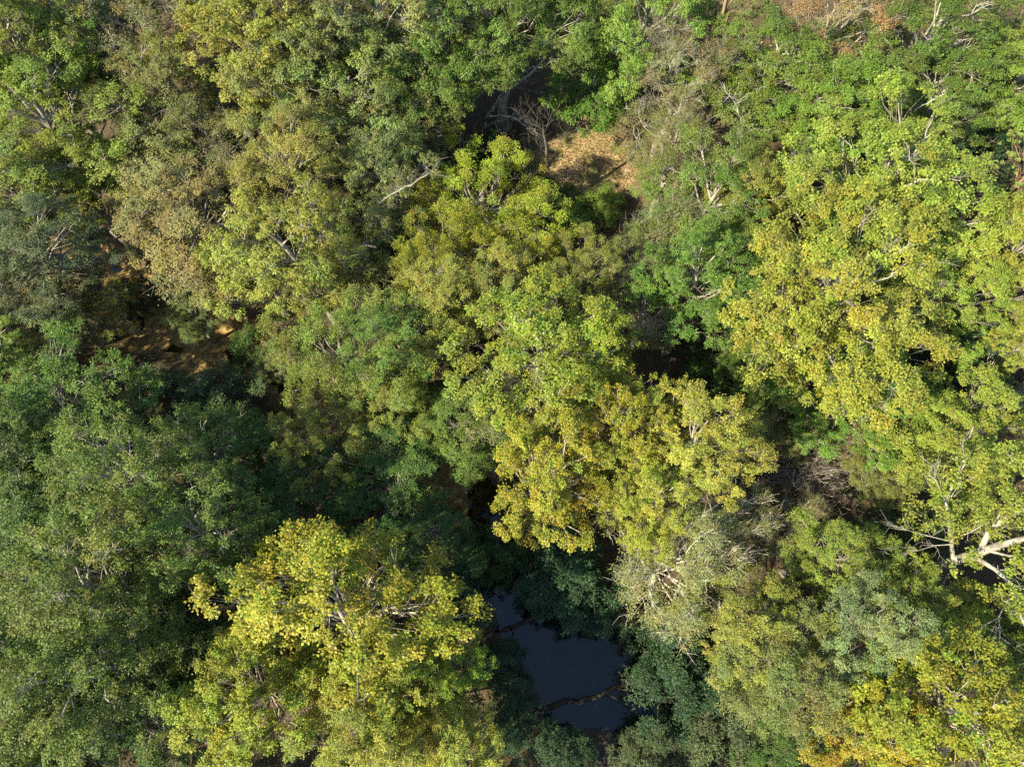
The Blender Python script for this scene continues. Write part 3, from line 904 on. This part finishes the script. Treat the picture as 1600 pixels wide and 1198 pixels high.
standing(812, 228, 4.0, 0.10, 'short dark snag in the hollow behind the bare dead tree', 'tree trunk', (0.07, 0.06, 0.05))

# brush pile right of the tall narrow yellow-green tree
B0 = at(1255, 745, 0.2); B0[2] = gz(B0)
bt = Tubes()
for q in range(520):
    th = rx.uniform(0, 6.28)
    c = np.array((rx.normal(0, 1.7), rx.normal(0, 1.1), 1.0 + abs(rx.normal(0.3, 0.35))))
    d = np.array((math.cos(th), 0.5 * math.sin(th), rx.normal(0.05, 0.18)))
    L = rx.uniform(0.8, 2.6)
    bt.add(curve_pts(c - d * L / 2, c + d * L / 2, rx, 5, wob=0.10, sag=-0.06), np.linspace(rx.uniform(0.012, 0.035), 0.006, 5), 4)
bo = thing_at('brush_pile', B0, 'grey heap of dead vines and twigs in a brown hollow at right', 'brush pile')
tag(link('sticks', bt.mesh('sticks', BARK), bo, (0.21, 0.185, 0.16)), kind='stuff')

# ------------------------------------------------------------------ undergrowth and litter
n = 9500
ux, uy = rx.uniform(-62, 62, n), rx.uniform(-14, 78, n)
keep = (creek_depth(ux, uy) < -0.35) & (clearing_mask(ux, uy) < 0.05)
bl = np.abs(np.sin(ux * 0.21 + 1.3) * np.cos(uy * 0.19 + 0.5)) + rx.uniform(-0.2, 0.2, n)
keep &= bl > 0.06
ux, uy = ux[keep], uy[keep]
uz = ground_z(ux, uy) + rx.uniform(0.15, 2.6, len(ux)) * rx.random(len(ux))
Su = dict(SPECIES['shrub'], lv=24, L=0.20, W=0.11, cr=(0.8, 0.3), odd=0.2, oddc=(1.7, 1.2, 0.9))
UC = np.stack((ux, uy, uz), 1)
v_, f_, t_, m_ = emit_leaves(Su, UC, unit(rx.normal(0, 0.4, (len(ux), 3)) + np.array((0, 0, 1.0))), np.zeros(len(ux), int), 1, rx, 2.6)
tag(link('undergrowth', mesh_np('undergrowth', v_, f_, m_, t_), None, (0.075, 0.105, 0.034)), 'low leafy undergrowth between the trunks', kind='stuff')

n = 34000
lx = np.concatenate((rx.normal(CLEAR[0], 3.4, 9000), rx.uniform(-40, 45, n)))
ly = np.concatenate((rx.normal(CLEAR[1], 4.6, 9000), rx.uniform(-10, 60, n)))
keep = creek_depth(lx, ly) < -0.25
lx, ly = lx[keep], ly[keep]
P_ = np.stack((lx, ly, ground_z(lx, ly) + 0.02 + 0.05 * rx.random(len(lx))), 1)
th = rx.uniform(0, 6.28, len(lx))
dd = np.stack((np.cos(th), np.sin(th), rx.normal(0, 0.2, len(lx))), 1)
v_, f_ = leaf_quads(P_, dd, np.array((0, 0, 1.0)) + rx.normal(0, 0.35, (len(lx), 3)), rx.uniform(0.10, 0.2, len(lx)), rx.uniform(0.06, 0.13, len(lx)), rx)
t_ = np.ones((len(lx), 3)) * rx.uniform(0.5, 1.5, (len(lx), 1)) * (1 + rx.normal(0, 0.08, (len(lx), 3)))
tag(link('leaf_litter', mesh_np('leaf_litter', v_, f_, LEAF, np.clip(t_, 0.2, 2)), None, (0.215, 0.15, 0.075)), 'dry brown fallen leaves on the forest floor', kind='stuff')

fx, fy = rx.uniform(-32, 14, 5200), rx.uniform(-8, 34, 5200)
fc_ = creek_depth(fx, fy)
keep = (fc_ > -0.25) & (rx.random(5200) < np.clip(0.8 - fc_ * 1.2, 0.04, 1) * np.where(fx > -4, 0.45, 1)) & (np.sin(fx * 1.7 + 1) * np.cos(fy * 1.3) > -0.25)
fx, fy = fx[keep], fy[keep]
P_ = np.stack((fx, fy, np.maximum(WATER_Z, ground_z(fx, fy)) + 0.012 + 0.01 * rx.random(len(fx))), 1)
th = rx.uniform(0, 6.28, len(fx))
v_, f_ = leaf_quads(P_, np.stack((np.cos(th), np.sin(th), 0 * th), 1), np.array((0, 0, 1.0)) + rx.normal(0, 0.06, (len(fx), 3)), rx.uniform(0.07, 0.15, len(fx)), rx.uniform(0.05, 0.10, len(fx)), rx, 0.08, 0.0)
t_ = np.ones((len(fx), 3)) * rx.uniform(0.4, 1.4, (len(fx), 1))
tag(link('floating_leaves', mesh_np('floating_leaves', v_, f_, LEAF, t_), None, (0.22, 0.16, 0.07)), 'fallen leaves floating along the creek margins', kind='stuff')

tris = 0
for me in bpy.data.meshes:
    tris += sum(1 for _ in ()) + (len(me.loops) - 2 * len(me.polygons))
print('unique triangles', tris)
